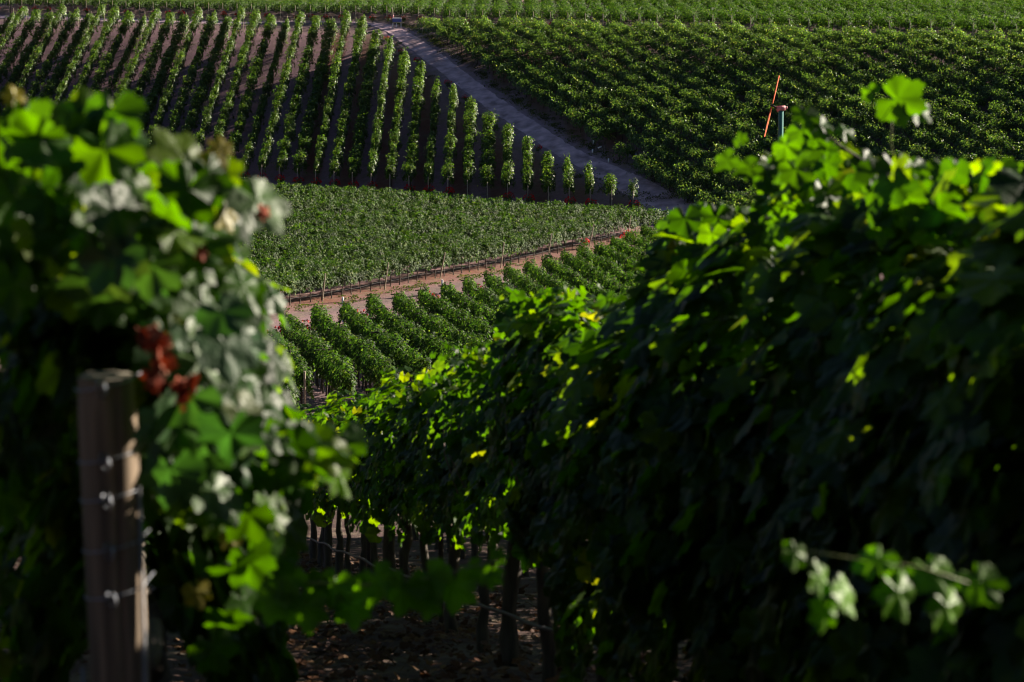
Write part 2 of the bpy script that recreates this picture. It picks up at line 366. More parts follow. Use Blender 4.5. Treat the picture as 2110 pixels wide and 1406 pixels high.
def track():
    pts = smooth_line(np.vstack([crest_track, road_w]), 420); T = np.gradient(pts, axis=0); T /= np.linalg.norm(T, axis=1)[:, None]
    N = np.c_[T[:, 1], -T[:, 0]]; m = 13; V = []; wid = .98 + .10 * noise2(pts[:, 0], pts[:, 1], 5)
    near = np.clip((np.arange(420) - 330) / 70, 0, 1); wid = wid + 1.2 * near
    for j in range(m):
        u = (j / (m - 1) * 2 - 1)
        q = pts + N * (u * wid + (abs(u) > .9) * np.sign(u) * .10 * noise2(pts[:, 0] * 4, pts[:, 1] * 4, 20 + int(u > 0)))[:, None]; z = H(q[:, 0], q[:, 1]) + .045 - .03 * np.exp(-((np.abs(u * wid) - .62) / .2) ** 2) - .02 * (abs(u) > .95) 
        V.append(np.c_[q, z])
    V = np.stack(V, 1).reshape(-1, 3); i = np.arange(420 * m).reshape(420, m)
    F = np.stack([i[:-1, :-1], i[:-1, 1:], i[1:, 1:], i[1:, :-1]], -1).reshape(-1, 4)
    tag(link('dirt_track', mesh_np('dirt_track', V, F, plain('packed_dirt', (.50, .325, .36), .95, 0, .8, .5, .5, .03), 4, None, True)), None, None, None, 'structure')
track()

# ------------------------------------------------------------------ rows
def post_bm(h, r, lean=(0, 0), seg=8, z0=-.25):
    return tube([(0, 0, z0), (lean[0] * .5, lean[1] * .5, h * .5), (lean[0], lean[1], h)], [r, r * .97, r * .94], seg)
trunk_me = []
for i in range(4):
    r_ = np.random.RandomState(40 + i); z = np.linspace(-.1, .95, 6)
    V, F = tube(np.c_[np.cumsum(r_.normal(0, .018, 6)), np.cumsum(r_.normal(0, .018, 6)), z], np.linspace(.045, .028, 6), 6)
    trunk_me.append(mesh_np('trunk', V, F, BARK, 4, None, True))
def shared(mesh, name, parent, loc, rz=0, sc=1):
    o = link(name, mesh, parent, tuple(float(v) for v in loc)); o.rotation_euler[2] = rz; o.scale = (sc, sc, sc); return o
V, F = post_bm(1.9, .045); POST = mesh_np('end_post', V, F, GREYPOST)
V, F = tube([(0, 0, -.1), (0, 0, .55)], .05, 8); GUARD = mesh_np('vine_guard', V, F, WHITE)
V, F = join([post_bm(1.9, .03, seg=6), box((0, 0, 1.72), (.34, .03, .03)), box((0, 0, 1.25), (.3, .025, .025))]); CROSS = mesh_np('cross_arm_post', V, F, RUST)

# rose bushes
def rose_meshes(seed, petal):
    r = np.random.RandomState(seed); n = 170
    v = r.normal(0, 1, (n, 3)); v /= np.linalg.norm(v, axis=1)[:, None]; rr = r.uniform(.5, 1, n)[:, None]
    pos = v * rr * [.42, .42, .38] + [0, 0, .62]
    f = mesh_np('foliage', *leaves(pos, v + [0, 0, .4], .11 * r.uniform(.7, 1.3, n), r, LT_Q), FAR, 3)
    m = 34; v = r.normal(0, 1, (m, 3)); v[:, 2] = abs(v[:, 2]) * .8; v /= np.linalg.norm(v, axis=1)[:, None]
    cpos = np.repeat(v * [.46, .46, .46] + [0, 0, .66], 6, 0); nn = r.normal(0, 1, (m * 6, 3)) + np.repeat(v, 6, 0)
    b = mesh_np('blossom', *leaves(cpos + nn * .02, nn, .10, r, LT_Q), petal, 3)
    V, F = join([tube([(0, 0, -.05), (x, y, .35), (x * 2.4, y * 2.4, .7)], [.016, .012, .006], 5) for x, y in ((.04, .02), (-.05, .03), (.01, -.06))])
    return f, b, mesh_np('stem', V, F, BARK)
ROSES = [rose_meshes(s, ROSE) for s in (1, 2, 3)]; WROSE = rose_meshes(7, WHITEROSE)
def rose(xy, label, group, sc=1.0, k=0, white=False):
    z = float(H(*xy)); t = thing('rose_bush', label, 'rose bush', (xy[0], xy[1], z), group, rz=(k * 1.3) % 6.2)
    f, b, s = WROSE if white else ROSES[k % 3]
    for nm, me in (('foliage', f), ('blossom', b), ('stem', s)): link(nm, me, t)
    t.scale = (sc,) * 3; return t

# --- slope block: upright rows straight up the hill
SLOPE = 'upright vine rows running straight up the brown slope'
rngA = np.random.RandomState(11)
def slope_row_mesh(x, L, seed, gaps):
    y0 = 213.9 - .66 * x; org = np.array([x, y0, float(H(x, y0))])
    rng = np.random.RandomState(seed); f, L_, d = line_path((x, y0), (x, y0 + L), org)
    V, F = canopy(rng, f, L, .86, 2.38, .42, 440, .16, LT_Q, 1.8, gaps, 1.2, .85, .6, .48, .32)
    return mesh_np('foliage', V, F, FAR, 3)
FULLA = [slope_row_mesh(-20, 46.5, 200 + i, g) for i, g in enumerate([((20, 21.3),), (), ((31, 32),), ((9, 10.1), (38, 39)), ()])]
for i, x in enumerate(A_X):
    y0 = 213.9 - .66 * x; z0 = float(H(x, y0))
    if i == 0: L = 1.3
    elif i in a_tops:
        g = G(*a_tops[i]); L = max(2., g[1] - y0)
    else: L = 46.5
    lab = f'{"single short vine" if i == 0 else "tall narrow vine row"} on the brown slope, {nth(i + 1)} counted from the track\'s lower corner'
    t = thing('vine_row', lab, 'vine row', (x, y0, z0), SLOPE)
    me = FULLA[(i * 3) % 5] if L > 46 else slope_row_mesh(x, L, 300 + i, ((L * .45, L * .45 + 1.0),) if i in (10, 13) else ())
    fo = link('foliage', me, t); fo.scale = (.82 + .42 * ((i * 37) % 10) / 10, 1, 1 + .10 * (((i * 53) % 10) / 10 - .5))
    link('end_post', POST, t, (0, -.25, 0))
    if i % 2 == 0 or i in (3, 9): link('vine_guard', GUARD, t, (.02, -.42, 0))
    for k in range(3 if i > 0 else 1):
        yy = .3 + 1.2 * k; shared(trunk_me[(i + k) % 4], 'trunk', t, (0, yy, float(H(x, y0 + yy)) - z0), i + k)
    if L > 30:
        yy = L + .3; link('end_post', POST, t, (0, yy, float(H(x, y0 + yy)) - z0))
    if i not in (1, 4, 7, 8, 12) and i < 26:
        rose((x + .1, y0 - .55), f'red rose bush at the foot of the {nth(i + 1)} slope row from the track corner', 'roses along the foot of the slope', 1.1, i)
for k, i in enumerate((5, 9, 10, 12, 13, 14)):
    g = G(*a_tops[i]); rose((g[0] + .5, g[1] + 1.0), f'red rose bush beside the track at the top of the {nth(i + 1)} slope row', 'roses along the track', .75 if i != 10 else .9, k)

# --- plateau block beyond the crest
PLAT = 'vine rows on the flat ground beyond the crest'
def plat_mesh(seed):
    x = 0.; y0 = 213.9 + 56; org = np.array([x, y0, float(H(x, y0))]); rng = np.random.RandomState(seed)
    f, L_, d = line_path((x, y0), (x, y0 + 62), org)
    return mesh_np('foliage', *canopy(rng, f, 62, .6, 2.0, .62, 260, .165, LT_Q, 7, (), 1.2, .85, .5, .6, .5), FARB, 3)
PL = [plat_mesh(500 + i) for i in range(4)]
for i in range(70):
    x = -68 + 1.85 * i; y0 = 213.9 - .66 * x + (56 if x < -8 else 53); z0 = float(H(x, y0))
    t = thing('vine_row', f'vine row beyond the crest with end post, {nth(i + 1)} from the left side of the photo', 'vine row', (x, y0, z0), PLAT)
    link('foliage', PL[(i * 3 + i // 7) % 4], t); link('end_post', POST, t, (0, -.3, 0)); shared(trunk_me[i % 4], 'trunk', t, (0, .3, 0))
    if i % 5 != 2 and i < 44:
        rose((x + .2, y0 - .9), f'dark red rose bush at the near post of the {nth(i + 1)} plateau row from the left', 'roses on the crest headland', .85, i)

# --- hillside block right of the track
HILL = 'vine rows of the dense block beside the track'
ep = np.array([-e_dir[1], e_dir[0]]); ep = ep if ep[0] > 0 else -ep
ds = e_dir[1] + .66 * e_dir[0]
s_e0 = e0[1] - 213.9 + .66 * e0[0]
def hill_mesh(seed, gaps=()):
    tcrest = (49 - s_e0) / ds; p0 = e0 + e_dir * tcrest; L = 100.
    org = np.array([*p0, float(H(*p0))]); rng = np.random.RandomState(seed)
    f, L_, d = line_path(p0, p0 + e_dir * L, org)
    return mesh_np('foliage', *canopy(rng, f, L, .45, 1.8, .88, 540, .165, LT_Q, 10, gaps, 1.7, .85, .6, .5, .3, 3), FARE, 3)
HM = [hill_mesh(600 + i, g) for i, g in enumerate([((30, 32), (66, 68.)), ((51, 52.2),), (), ((18, 19.2), (40, 41.5)), ((74, 75.5),)])]
p_first = e0 + e_dir * ((49 - s_e0) / ds)
def along(px, py): return float((G(px, py) - p_first) @ e_dir)
g0, g1 = along(1216, 312), along(1275, 346)
HM1 = hill_mesh(699, ((-1, 1.0), (g0 + .9, g1 - .8), (g1 + .7, g1 + 3.0), (12, 13)))
for k in range(34):
    q = e0 + ep * 1.95 * k; sq = q[1] - 213.9 + .66 * q[0]; p = q + e_dir * ((49 - sq) / ds); z = float(H(*p))
    t = thing('vine_row', f'bushy vine row of the hillside block, {nth(k + 1)} from the dirt track', 'vine row', (p[0], p[1], z), HILL)
    link('foliage', HM1 if k == 0 else HM[(k * 2 + k // 5) % 5], t)
    link('end_post', POST, t, (-e_dir[0] * .3, -e_dir[1] * .3, 0))
    if k < 2:
        n = 44 if k == 0 else 20
        for j in range(n):
            tt = (1.5 + j * 1.5) if k == 0 else (25 + j * 1.5)
            a = p + e_dir * tt; shared(trunk_me[j % 4], 'trunk', t, (a[0] - p[0], a[1] - p[1], float(H(*a)) - z), j)
for k, (px, py, lab) in enumerate([(1223, 296, 'white vine guard tube below the hillside rows, farthest up the gap'), (1221, 316, 'white vine guard tube beside the thick single trunk'),
        (1233, 308, 'white vine guard tube tipped over in the gap'), (1254, 335, 'brightest white vine guard tube nearest the track'), (1311, 324, 'white vine guard tube half hidden among hillside vines')]):
    g = G(px, py); t = thing('vine_guard', lab, 'vine guard', (g[0], g[1], float(H(*g))), 'white guard tubes by the track')
    V, F = tube([(0, 0, -.05), (0, 0, .34)], .07, 10); o = link('tube', mesh_np('tube', V, F, WHITE, 4, None, True), t)
    V, F = tube([(.09, 0, -.1), (.09, 0, .5)], .012, 6); link('stake', mesh_np('stake', V, F, RUST), t)
    if k == 2: t.rotation_euler = (0, 1.2, .3); t.location[2] += .1

# --- valley block
VAL = 'vine rows of the dense valley block'
bn_ = np.array([-b_dir[1], b_dir[0]])
for k in range(24):
    st = b0 + bn_ * 2.0 * k - b_dir * (14 if k < 12 else 6); 
    # far end where the headland below the slope starts
    s0 = st[1] - 213.9 + .66 * st[0]; dsb = b_dir[1] + .66 * b_dir[0]; L = (-7.2 - s0) / dsb
    if L < 3: break
    if k == 0: L = float((b1 - st) @ b_dir)
    z = float(H(*st)); org = np.array([*st, z]); rng = np.random.RandomState(700 + k)
    t = thing('vine_row', f'leafy vine row of the valley block, {nth(k + 1)} back from the orange headland', 'vine row', (st[0], st[1], z), VAL)
    f, L_, d = line_path(st, st + b_dir * L, org)
    link('foliage', mesh_np('foliage', *canopy(rng, f, L, .45 if k else .42, 1.85 if k < 4 else 1.72, .42, 460 if k < 3 else 360, .145 if k < 3 else .165, LT_Q, 3.2, (), 1.3, .8, .4, .42, .26), FARB, 3), t)
    if k == 0:
        n = int(L / 1.15)
        for j in range(n):
            a = b_dir * (.5 + 1.15 * j); shared(trunk_me[j % 4], 'trunk', t, (a[0], a[1], float(H(*(st + a))) - z), j)
        for j, px in enumerate((640, 765, 880, 995, 1095, 1195, 1280, 1368)):
            u = float((G(px, 634 - (px - 570) * .2) - st) @ b_dir); a = b_dir * min(u, L); fs = b_dir[::-1] * [1, -1] * .45
            o = link('trellis_post', POST, t, (a[0] + fs[0], a[1] + fs[1], float(H(*(st + a))) - z)); o.rotation_euler = (rad(3), rad(7 + j % 3 * 2), 0)
        V, F = tube([(*(b_dir * u), .42 + .03 * math.sin(u * 1.3) + float(H(*(st + b_dir * u))) - z) for u in np.linspace(0, L, 60)], .007, 5)
        link('drip_line', mesh_np('drip_line', V, F, HOSE), t)

# --- lower block, rows coming towards the camera
LOW = 'vine rows of the lower block below the headland'
cdir = (c1 - c0) / np.linalg.norm(c1 - c0); cperp = abs(cdir[0] * c_dir[1] - cdir[1] * c_dir[0]); step = 1.8 / cperp
ends = [G(538, 822), G(564, 774)] + [c0 + cdir * step * i for i in range(19)]
CR = []
for k, e in enumerate(ends):
    L = 40 if k > 1 else (26 if k else 20)
    if k == 1: L = float(np.linalg.norm(G(630, 868) - e))
    L = min(L, (e[1] - 72) / abs(c_dir[1]))
    if k > 12: L = 34
    d = c_dir; z = float(H(*e)); org = np.array([*e, z]); rng = np.random.RandomState(800 + k)
    t = thing('vine_row', f'vine row of the lower block running downhill, {nth(k + 1)} counted from its lowest corner', 'vine row', (e[0], e[1], z), LOW)
    f, L_, dd = line_path(e, e + d * L, org); CR.append((e, L))
    link('foliage', mesh_np('foliage', *canopy(rng, f, L, .6, 1.95, .29, 500 if k < 9 else 400, .135, LT_Q, 4, (), 1.3, .85, .4, .5, .28), FARB, 3), t)
    n = int(L / 1.2) if k < 8 else 4
    for j in range(n):
        a = d * (.5 + 1.2 * j); shared(trunk_me[j % 4], 'trunk', t, (a[0], a[1], float(H(*(e + a))) - z), j)
    rz = math.atan2(d[1], d[0]) + math.pi / 2
    for j, u in enumerate((.2, 6.8, 13.4, 20, 26.6)):
        if u < L and (k < 11): 
            a = d * u; o = link('cross_arm_post', CROSS, t, (a[0], a[1], float(H(*(e + a))) - z + .12)); o.rotation_euler[2] = rz + .1
    if k == 1:
        a = d * (L + .15); link('end_post', POST, t, (a[0], a[1], float(H(*(e + a))) - z))
    if k in (4, 5, 6, 8, 9, 11, 13):
        o = link('white_stake', GUARD, t, (-d[0] * .6, -d[1] * .6, .9 if k in (4, 8) else 0)); o.scale = (1.2, 1.2, 2.2)
for j, (k, sc, du, wh) in enumerate([(2, 1.2, .9, 0), (3, 1.15, .3, 0), (3, .85, -.9, 1), (5, 1.0, -.8, 0), (7, .8, -.5, 0), (8, 1.1, -1.2, 0), (10, 1.0, -.6, 0), (8, 1.0, -4.0, 0)]):
    e = ends[k] + c_dir * du + np.array([-.55, -.1])
    if wh: e = ends[k] + c_dir * du
    rose(e, f'{"white" if wh else ["deep", "tall dark", "", "round bright", "low", "broad", "small bright", "loose"][j]} {"blooming rose" if wh else "red rose"} bush at the head of the {nth(k + 1)} lower block row' + (', across the headland' if j == 7 else ''), 'roses at the head of the lower block', sc, j, bool(wh))
for j, (px, py, word) in enumerate([(1205, 505, 'brightest'), (1293, 488, 'farther'), (1286, 497, 'small dark')]):
    rose(G(px, py + 8), f'{word} red rose bush on the headland by a leaning post of the valley block', 'roses on the orange headland', .75, j)

# --- wind machine
wm = G(1603, 556, 120); wmY = wm[1]; wz = float(H(*wm))
top = P(1603, 226, wmY); hub_z = top[2] - wz
t = thing('wind_machine', 'tall dark green frost fan tower with orange blades above the far vines', 'wind machine', (wm[0], wm[1], wz))
R0 = .21
part('tower', [tube([(0, 0, -.3), (0, 0, hub_z * .5), (0, 0, hub_z)], [R0, R0, R0 * .9], 20), tube([(0, 0, .0), (0, 0, .25)], [.5, .45], 16)], TOWER, t, True)
part('joint_collar', [tube([(0, 0, hub_z * .33 - .08), (0, 0, hub_z * .33 + .08)], [.27, .27], 20), box((.36, 0, hub_z * .33), (.12, .05, .05))], WHITEP, t)
part('engine_housing', [box((-.9, .2, .75), (.65, .45, .5)), box((-.9, .2, 1.3), (.5, .35, .06)), tube([(-.5, .3, 1.2), (-.5, .3, 1.9)], .05, 8)], ORANGE, t)
gb = part('gearbox', [tube([(.32, 0, hub_z + .12), (-.30, 0, hub_z + .04)], [.17, .20], 14), tube([(0, 0, hub_z - .05), (0, 0, hub_z + .25)], [.24, .16], 14), tube([(.30, 0, hub_z + .12), (.46, 0, hub_z + .14)], [.11, .09], 10)], PINK, t, True)
ax = np.array([-.95, .22, .21]); ax /= np.linalg.norm(ax)
hubp = P(1591, 217, wmY) - np.array([wm[0], wm[1], wz])
part('rotor_shaft', [tube([(-.2, 0, hub_z + .05), hubp + ax * .1], [.08, .07], 10)], RUST, t, True)
u = np.array([28 / 126 * 1.0, 0, 1.]); u -= u @ ax * ax; u /= np.linalg.norm(u); v = np.cross(ax, u)
for sgn, ln in ((1, 2.15), (-1, 2.3)):
    pts = []; 
    for q, wd, tw in ((.12, .07, .3), (.5, .15, .2), (ln * .6, .22, .12), (ln, .20, .05)):
        ch = v * math.cos(tw) + ax * math.sin(tw) * sgn; nn = np.cross(u, ch)
        for a, b in ((-1, 0), (-.3, 1), (1, 0), (-.3, -1)): pts.append(hubp + sgn * u * q + ch * wd * a + nn * .05 * b)
    Vb = np.array(pts); Fb = [(i * 4 + j, i * 4 + (j + 1) % 4, i * 4 + 4 + (j + 1) % 4, i * 4 + 4 + j) for i in range(3) for j in range(4)] + [(0, 3, 2, 1), (12, 13, 14, 15)]
    part('blade', (Vb, np.array(Fb)), ORANGE, t)

# --- stand and leaning post at the head of the track
g = G(818, 57); z = float(H(*g)); t = thing('notice_stand', 'small white and blue stand at the head of the dirt track', 'stand', (g[0], g[1], z))
part('blue_panel', [box((0, 0, .78), (.50, .10, .16))], BLUEP, t)
part('white_board', [box((.0, -.02, 1.03), (.52, .12, .07))], WHITEP, t)
part('wooden_shelf', [box((.12, -.02, .55), (.62, .22, .04))], GREYPOST, t)
for x in (-.46, -.05, .46): part('leg', [box((x, -.08, .25), (.05, .05, .28))], WHITEP, t)
part('knob', [tube([(-.45, 0, 1.1), (-.45, 0, 1.36), (-.45, 0, 1.42)], [.09, .1, .05], 10)], PINK, t, True)
g = G(811, 56); z = float(H(*g)); t = thing('wooden_stake', 'thin pale wooden stake leaning beside the white and blue stand', 'stake', (g[0], g[1], z))
part('shaft', [tube([(0, 0, -.2), (-.02, 0, .9), (-.16, 0, 2.2)], [.05, .048, .045], 8)], GREYPOST, t)

# --- weeds: one mass along the track
def weeds():
    rng = np.random.RandomState(77); Vs, Fs, o = [], [], 0
    cl = []
    rp = smooth_line(road_w[2:], 300)
    for k in range(520):
        i = rng.randint(0, 300); T = rp[min(i + 1, 299)] - rp[max(i - 1, 0)]; T /= np.linalg.norm(T); N = np.array([-T[1], T[0]])
        if N[0] < 0: N = -N
        off = rng.normal(2.1, .35) if rng.rand() < .8 else rng.normal(-2.0, .5)
        cl.append((*(rp[i] + N * off), rng.uniform(.25, .6), rng.uniform(.05, .16)))
    for px, py, r, h in [(1318, 408, 1.0, .45), (1345, 412, .7, .3), (1300, 400, .8, .4), (1375, 405, .9, .25), (1395, 408, .7, .2)]:
        g = G(px, py); cl += [(g[0], g[1], r, h)] * 3
    for k in range(160):
        u = rng.uniform(-10, 55); g = b0 + b_dir * u + np.array([b_dir[1], -b_dir[0]]) * rng.normal(1.6, .7); cl.append((g[0], g[1], rng.uniform(.2, .5), rng.uniform(.04, .12)))
    pos = []; sz = []
    for x, y, r, h in cl:
        n = int(60 * r); a = rng.uniform(0, 6.28, n); q = r * np.sqrt(rng.rand(n)); X = x + np.cos(a) * q; Y = y + np.sin(a) * q
        pos.append(np.c_[X, Y, H(X, Y) + .03 + h * rng.rand(n) * (1 - q / r * .6)]); sz.append(np.full(n, .10))
    pos = np.vstack(pos); n = len(pos); sz = np.concatenate(sz)
    V, F = leaves(pos, rng.normal(0, .5, (n, 3)) + [0, -.3, .5], sz * rng.uniform(.6, 1.4, n), rng, LT_Q, np.tile([0, 0, 1.], (n, 1)), .8)
    tag(link('weeds', mesh_np('weeds', V, F, WEED, 3)), None, None, None, 'stuff')
weeds()

# ------------------------------------------------------------------ foreground
def near_canopy(rng, D, seg, zlo, zhi, w, n, size, tpl, fn, shoots=0, sh_len=.4):
    """one vine's canopy, local to its base; row direction ROW_D"""
    p = fn(D); z0 = float(H(*p)); org = np.array([*p, z0])
    a = p - ROW_D * seg / 2; f, L, d = line_path(a, a + ROW_D * seg, org)
    V, F = canopy(rng, f, L, zlo, zhi, w, n / L, size, tpl, 0, (), 9., .8, 0, .34, .12)
    parts = [(V, F)]
    return parts, org
def shoot(pts, nl, size, rng, tpl, drop=.02):
    pts = np.asarray(pts, float); d = np.r_[0, np.cumsum(np.linalg.norm(np.diff(pts, axis=0), axis=1))]
    t = np.linspace(.12, 1, nl) * d[-1]; c = np.c_[[np.interp(t, d, pts[:, i]) for i in range(3)]].T
    T = pts[-1] - pts[0]; T /= np.linalg.norm(T); S = np.cross(T, [0, 0, 1.]); S /= np.linalg.norm(S) + 1e-6
    sg = np.where(np.arange(nl) % 2, 1, -1)[:, None]
    pos = c + S * sg * size * .45 + rng.normal(0, size * .15, (nl, 3)); pos[:, 2] -= drop
    nrm = S * sg * .6 + np.array([0, -.35, .7]) + rng.normal(0, .35, (nl, 3))
    sz = size * (1.1 - .55 * np.linspace(0, 1, nl) ** 2) * rng.uniform(.85, 1.15, nl)
    return leaves(pos, nrm, sz, rng, tpl, S * sg * .6 + T * .2 + np.array([0, 0, -.7]), .3)
def vine_trunk(rng, h, r0):
    z = np.linspace(-.15, h, 9); x = np.cumsum(rng.normal(0, .015, 9)); y = np.cumsum(rng.normal(0, .015, 9)); x -= x[1]; y -= y[1]
    rr = np.linspace(r0 * 1.25, r0 * .85, 9) * (1 + rng.uniform(-.22, .22, 9))
    head = np.array([x[-1], y[-1], h])
    prt = [tube(np.c_[x, y, z], rr, 10)]
    for s in (1, -1):
        d3 = np.array([*ROW_D, 0]) * s
        q = [head + [0, 0, -.06]] + [head + d3 * u + [0, 0, .04 + .03 * math.sin(u * 9 + s)] + rng.normal(0, .008, 3) + np.array([0, 0, .04 - .20 * u * s]) for u in (.1, .3, .5, .66)]
        prt.append(tube(q, [r0 * .75, r0 * .65, r0 * .55, r0 * .45, r0 * .35], 8))
    return prt
LONG = 'grapevines of the long shaded row descending from the camera'
Dh = [4.5, 6.5, 7.5, 8.3, 9.2, 10, 11, 12, 13.6, 14.6, 15.7, 18, 20, 25, 30, 45]; Hh = [1.95, 2.22, 2.42, 2.70, 2.42, 2.26, 2.26, 2.42, 2.80, 2.46, 2.32, 2.4, 2.3, 2.05, 2.05, 2.05]
share = {}
for j in range(-3, 30):
    D = 4.75 + 1.4 * j; p = right_row(D); z = float(H(*p)); rng = np.random.RandomState(900 + j)
    t = thing('grapevine', f'grapevine in the long dark row running downhill, {nth(j + 4)} counted away from the camera', 'grapevine', (p[0], p[1], z), LONG)
    top = float(np.interp(D, Dh, Hh)) - .40
    if j < 11:
        if j < 0: top = 2.0  # unseen vines beside the camera, added to shade the post
        if j == 0: top = 1.3  # unseen vine cut low to let sun reach the near shoot
        parts, _ = near_canopy(rng, D, 1.55, (.12 if j < 5 else .55) + .1 * math.sin(j * 2.3), top, .40 if j < 6 else .30, (1800 if j < 4 else 1200) if j < 6 else 700, .17 if j < 7 else .155, LT_F, right_row)
        for q in range(7 if j < 6 else 12):
            a = rng.uniform(-.7, .7); b = np.array([ROW_D[0] * a, ROW_D[1] * a, top - .15 - .22 * a]) + [rng.uniform(-.25, .25), 0, 0]
            parts.append(shoot([b, b + [rng.normal(0, .08), 0, .14], b + [rng.normal(0, .14), rng.normal(0, .1), rng.uniform(.14, .26)]], 7, .10, rng, LT_M))
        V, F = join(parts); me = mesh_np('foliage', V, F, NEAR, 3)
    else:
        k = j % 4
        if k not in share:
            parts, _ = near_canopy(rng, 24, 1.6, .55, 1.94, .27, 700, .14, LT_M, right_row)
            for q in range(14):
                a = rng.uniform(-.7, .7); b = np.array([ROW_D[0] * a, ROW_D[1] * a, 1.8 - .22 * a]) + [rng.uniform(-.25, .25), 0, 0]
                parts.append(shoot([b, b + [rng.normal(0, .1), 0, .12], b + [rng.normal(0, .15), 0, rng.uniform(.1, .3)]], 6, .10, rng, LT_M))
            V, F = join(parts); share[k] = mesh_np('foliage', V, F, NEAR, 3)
        me = share[k]
    link('foliage', me, t)
    part('trunk', vine_trunk(rng, .85, .030 + .022 * ((j * 7) % 5) / 4), BARK, t, True)
    for q in range(1 if 0 <= j < 9 else 0):        # old canes showing through the leaves
        a = rng.uniform(-.5, .5); b = np.array([ROW_D[0] * a, ROW_D[1] * a, .9 - .22 * a]) + [-.1, 0, 0]
        part('cane', [tube([b, b + [-.12, .03, .25], b + [-.16 + rng.normal(0, .05), .1, .5], b + [-.22, .14, .75]], [.007, .006, .005, .003], 6)], CANE, t, True)
    if j in (5, 9, 13, 17, 21, 25):
        part('trellis_stake', [tube([(ROW_D[0] * .7, ROW_D[1] * .7, -.3), (ROW_D[0] * .7, ROW_D[1] * .7, 1.35)], .02, 8)], RUST, t)

# drip hose along the long row
u = np.linspace(5, 46, 160); pr = np.array([right_row(d) for d in u]) + [-.10, 0]
zz = H(pr[:, 0], pr[:, 1]) + .42 + .02 * np.sin(u * 2.2) * np.sin(u * .6 + 1)
V, F = tube(np.c_[pr, zz], .012, 8)
tag(link('drip_hose', mesh_np('drip_hose', V, F, HOSE, 4, None, True)), 'black irrigation hose strung along the trunks of the long dark row', 'hose')

# further rows on both sides of the camera
for off, d0, nn, nm in ((2.4, 6.2, 26, 'second row behind the long dark row'), (4.8, 7.5, 26, 'third row behind the long dark row'), (7.2, 12, 24, 'fourth row behind the long dark row'), (-4.8, 6., 10, 'shaded row left of the wooden post')):
    for j in range(nn):
        D = d0 + 1.4 * j; p = right_row(D) + [off, 0]; z = float(H(*p))
        t = thing('grapevine', f'grapevine of the {nm}, {nth(j + 1)} away from the camera', 'grapevine', (p[0], p[1], z), 'grapevines of the neighbouring rows')
        link('foliage', share[(j * 3 + j // 4) % 4], t); part('trunk', vine_trunk(np.random.RandomState(j), .85, .042), BARK, t, True)
# left row: first vine with its post, then vines behind it
SHORT = 'grapevines of the row behind the wooden post'
def local(px, py, Y, org): return P(px, py, Y) - org
for j in range(16):
    D = 5.25 + 1.4 * j; p = left_row(D); z = float(H(*p)); rng = np.random.RandomState(1000 + j); org = np.array([*p, z])
    t = thing('grapevine', ('sunlit grapevine draped over the wooden post, its crown filling the near corner' if j == 0 else
              f'grapevine of the row hidden behind the wooden post, {nth(j + 1)} counted from that post'), 'grapevine', org, SHORT)
    if j == 0:
        f, L, d = line_path(p - ROW_D * .42, p + ROW_D * .8, org)
        parts = [canopy(rng, f, L, 1.12, 1.93, .28, 1000, .125, LT_F, 0, (), 9., .8, .2, .24)]
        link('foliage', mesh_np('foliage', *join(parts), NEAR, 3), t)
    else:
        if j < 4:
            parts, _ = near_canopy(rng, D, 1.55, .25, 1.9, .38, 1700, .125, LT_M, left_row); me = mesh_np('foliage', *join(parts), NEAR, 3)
        else: me = share[j % 4]
        link('foliage', me, t)
    part('trunk', vine_trunk(rng, .85, .042), BARK, t, True, (ROW_D[0] * .55, ROW_D[1] * .55, -.12) if j == 0 else (0, 0, 0))
    if j == 0: first, forg = t, org
rng = np.random.RandomState(5)
def px_leaves(name, specs, m, parent, org, rng=rng):
    """hand placed leaves: (px, py, Y, size in m, normal, tip)"""
    if name in ('leaf', 'yellow_leaf') and len(specs) > 1:
        for sp_ in specs: px_leaves(name, [sp_], m, parent, org)
        return
    parts = []
    for px, py, Y, s, nr, tp in specs:
        parts.append(leaves(np.array([local(px, py, Y, org)]), np.array([nr], float), s, rng, LT_F, np.array([tp], float), .15))
    return link(name, mesh_np(name, *join(parts), m, 3), parent)
def cloud(n, box_px, Yr, size, nr, nj, sz=.2):
    out = []
    for _ in range(n):
        px, py = rng.uniform(box_px[0], box_px[2]), rng.uniform(box_px[1], box_px[3])
        out.append((px, py, rng.uniform(*Yr), size * rng.uniform(1 - sz, 1 + sz), np.array(nr) + rng.normal(0, nj, 3), np.array([.1, 0, -1]) + rng.normal(0, .35, 3)))
    return out
# crown outline and hanging front leaves of the post vine
sp = cloud(26, (0, 240, 120, 430), (4.35, 5), .13, (-.2, -.75, .45), .45) + cloud(14, (130, 215, 260, 330), (4.5, 4.9), .13, (-.2, -.75, .45), .45) + \
     cloud(74, (10, 300, 430, 640), (4.3, 4.9), .125, (.35, -.7, .6), .35) + cloud(46, (350, 420, 505, 900), (4.5, 5.2), .12, (.6, -.6, .5), .35) + \
     cloud(8, (400, 345, 470, 420), (4.5, 4.8), .10, (.4, -.5, .6), .4)
sp += cloud(150, (290, 600, 500, 1050), (4.78, 5.3), .13, (.3, -.6, .4), .5)
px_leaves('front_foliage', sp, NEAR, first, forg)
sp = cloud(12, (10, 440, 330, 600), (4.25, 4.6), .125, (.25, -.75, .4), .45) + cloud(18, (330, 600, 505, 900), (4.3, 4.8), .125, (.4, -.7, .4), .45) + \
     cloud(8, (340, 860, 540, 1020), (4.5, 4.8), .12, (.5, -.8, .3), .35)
px_leaves('pale_foliage', sp, PALE, first, forg)
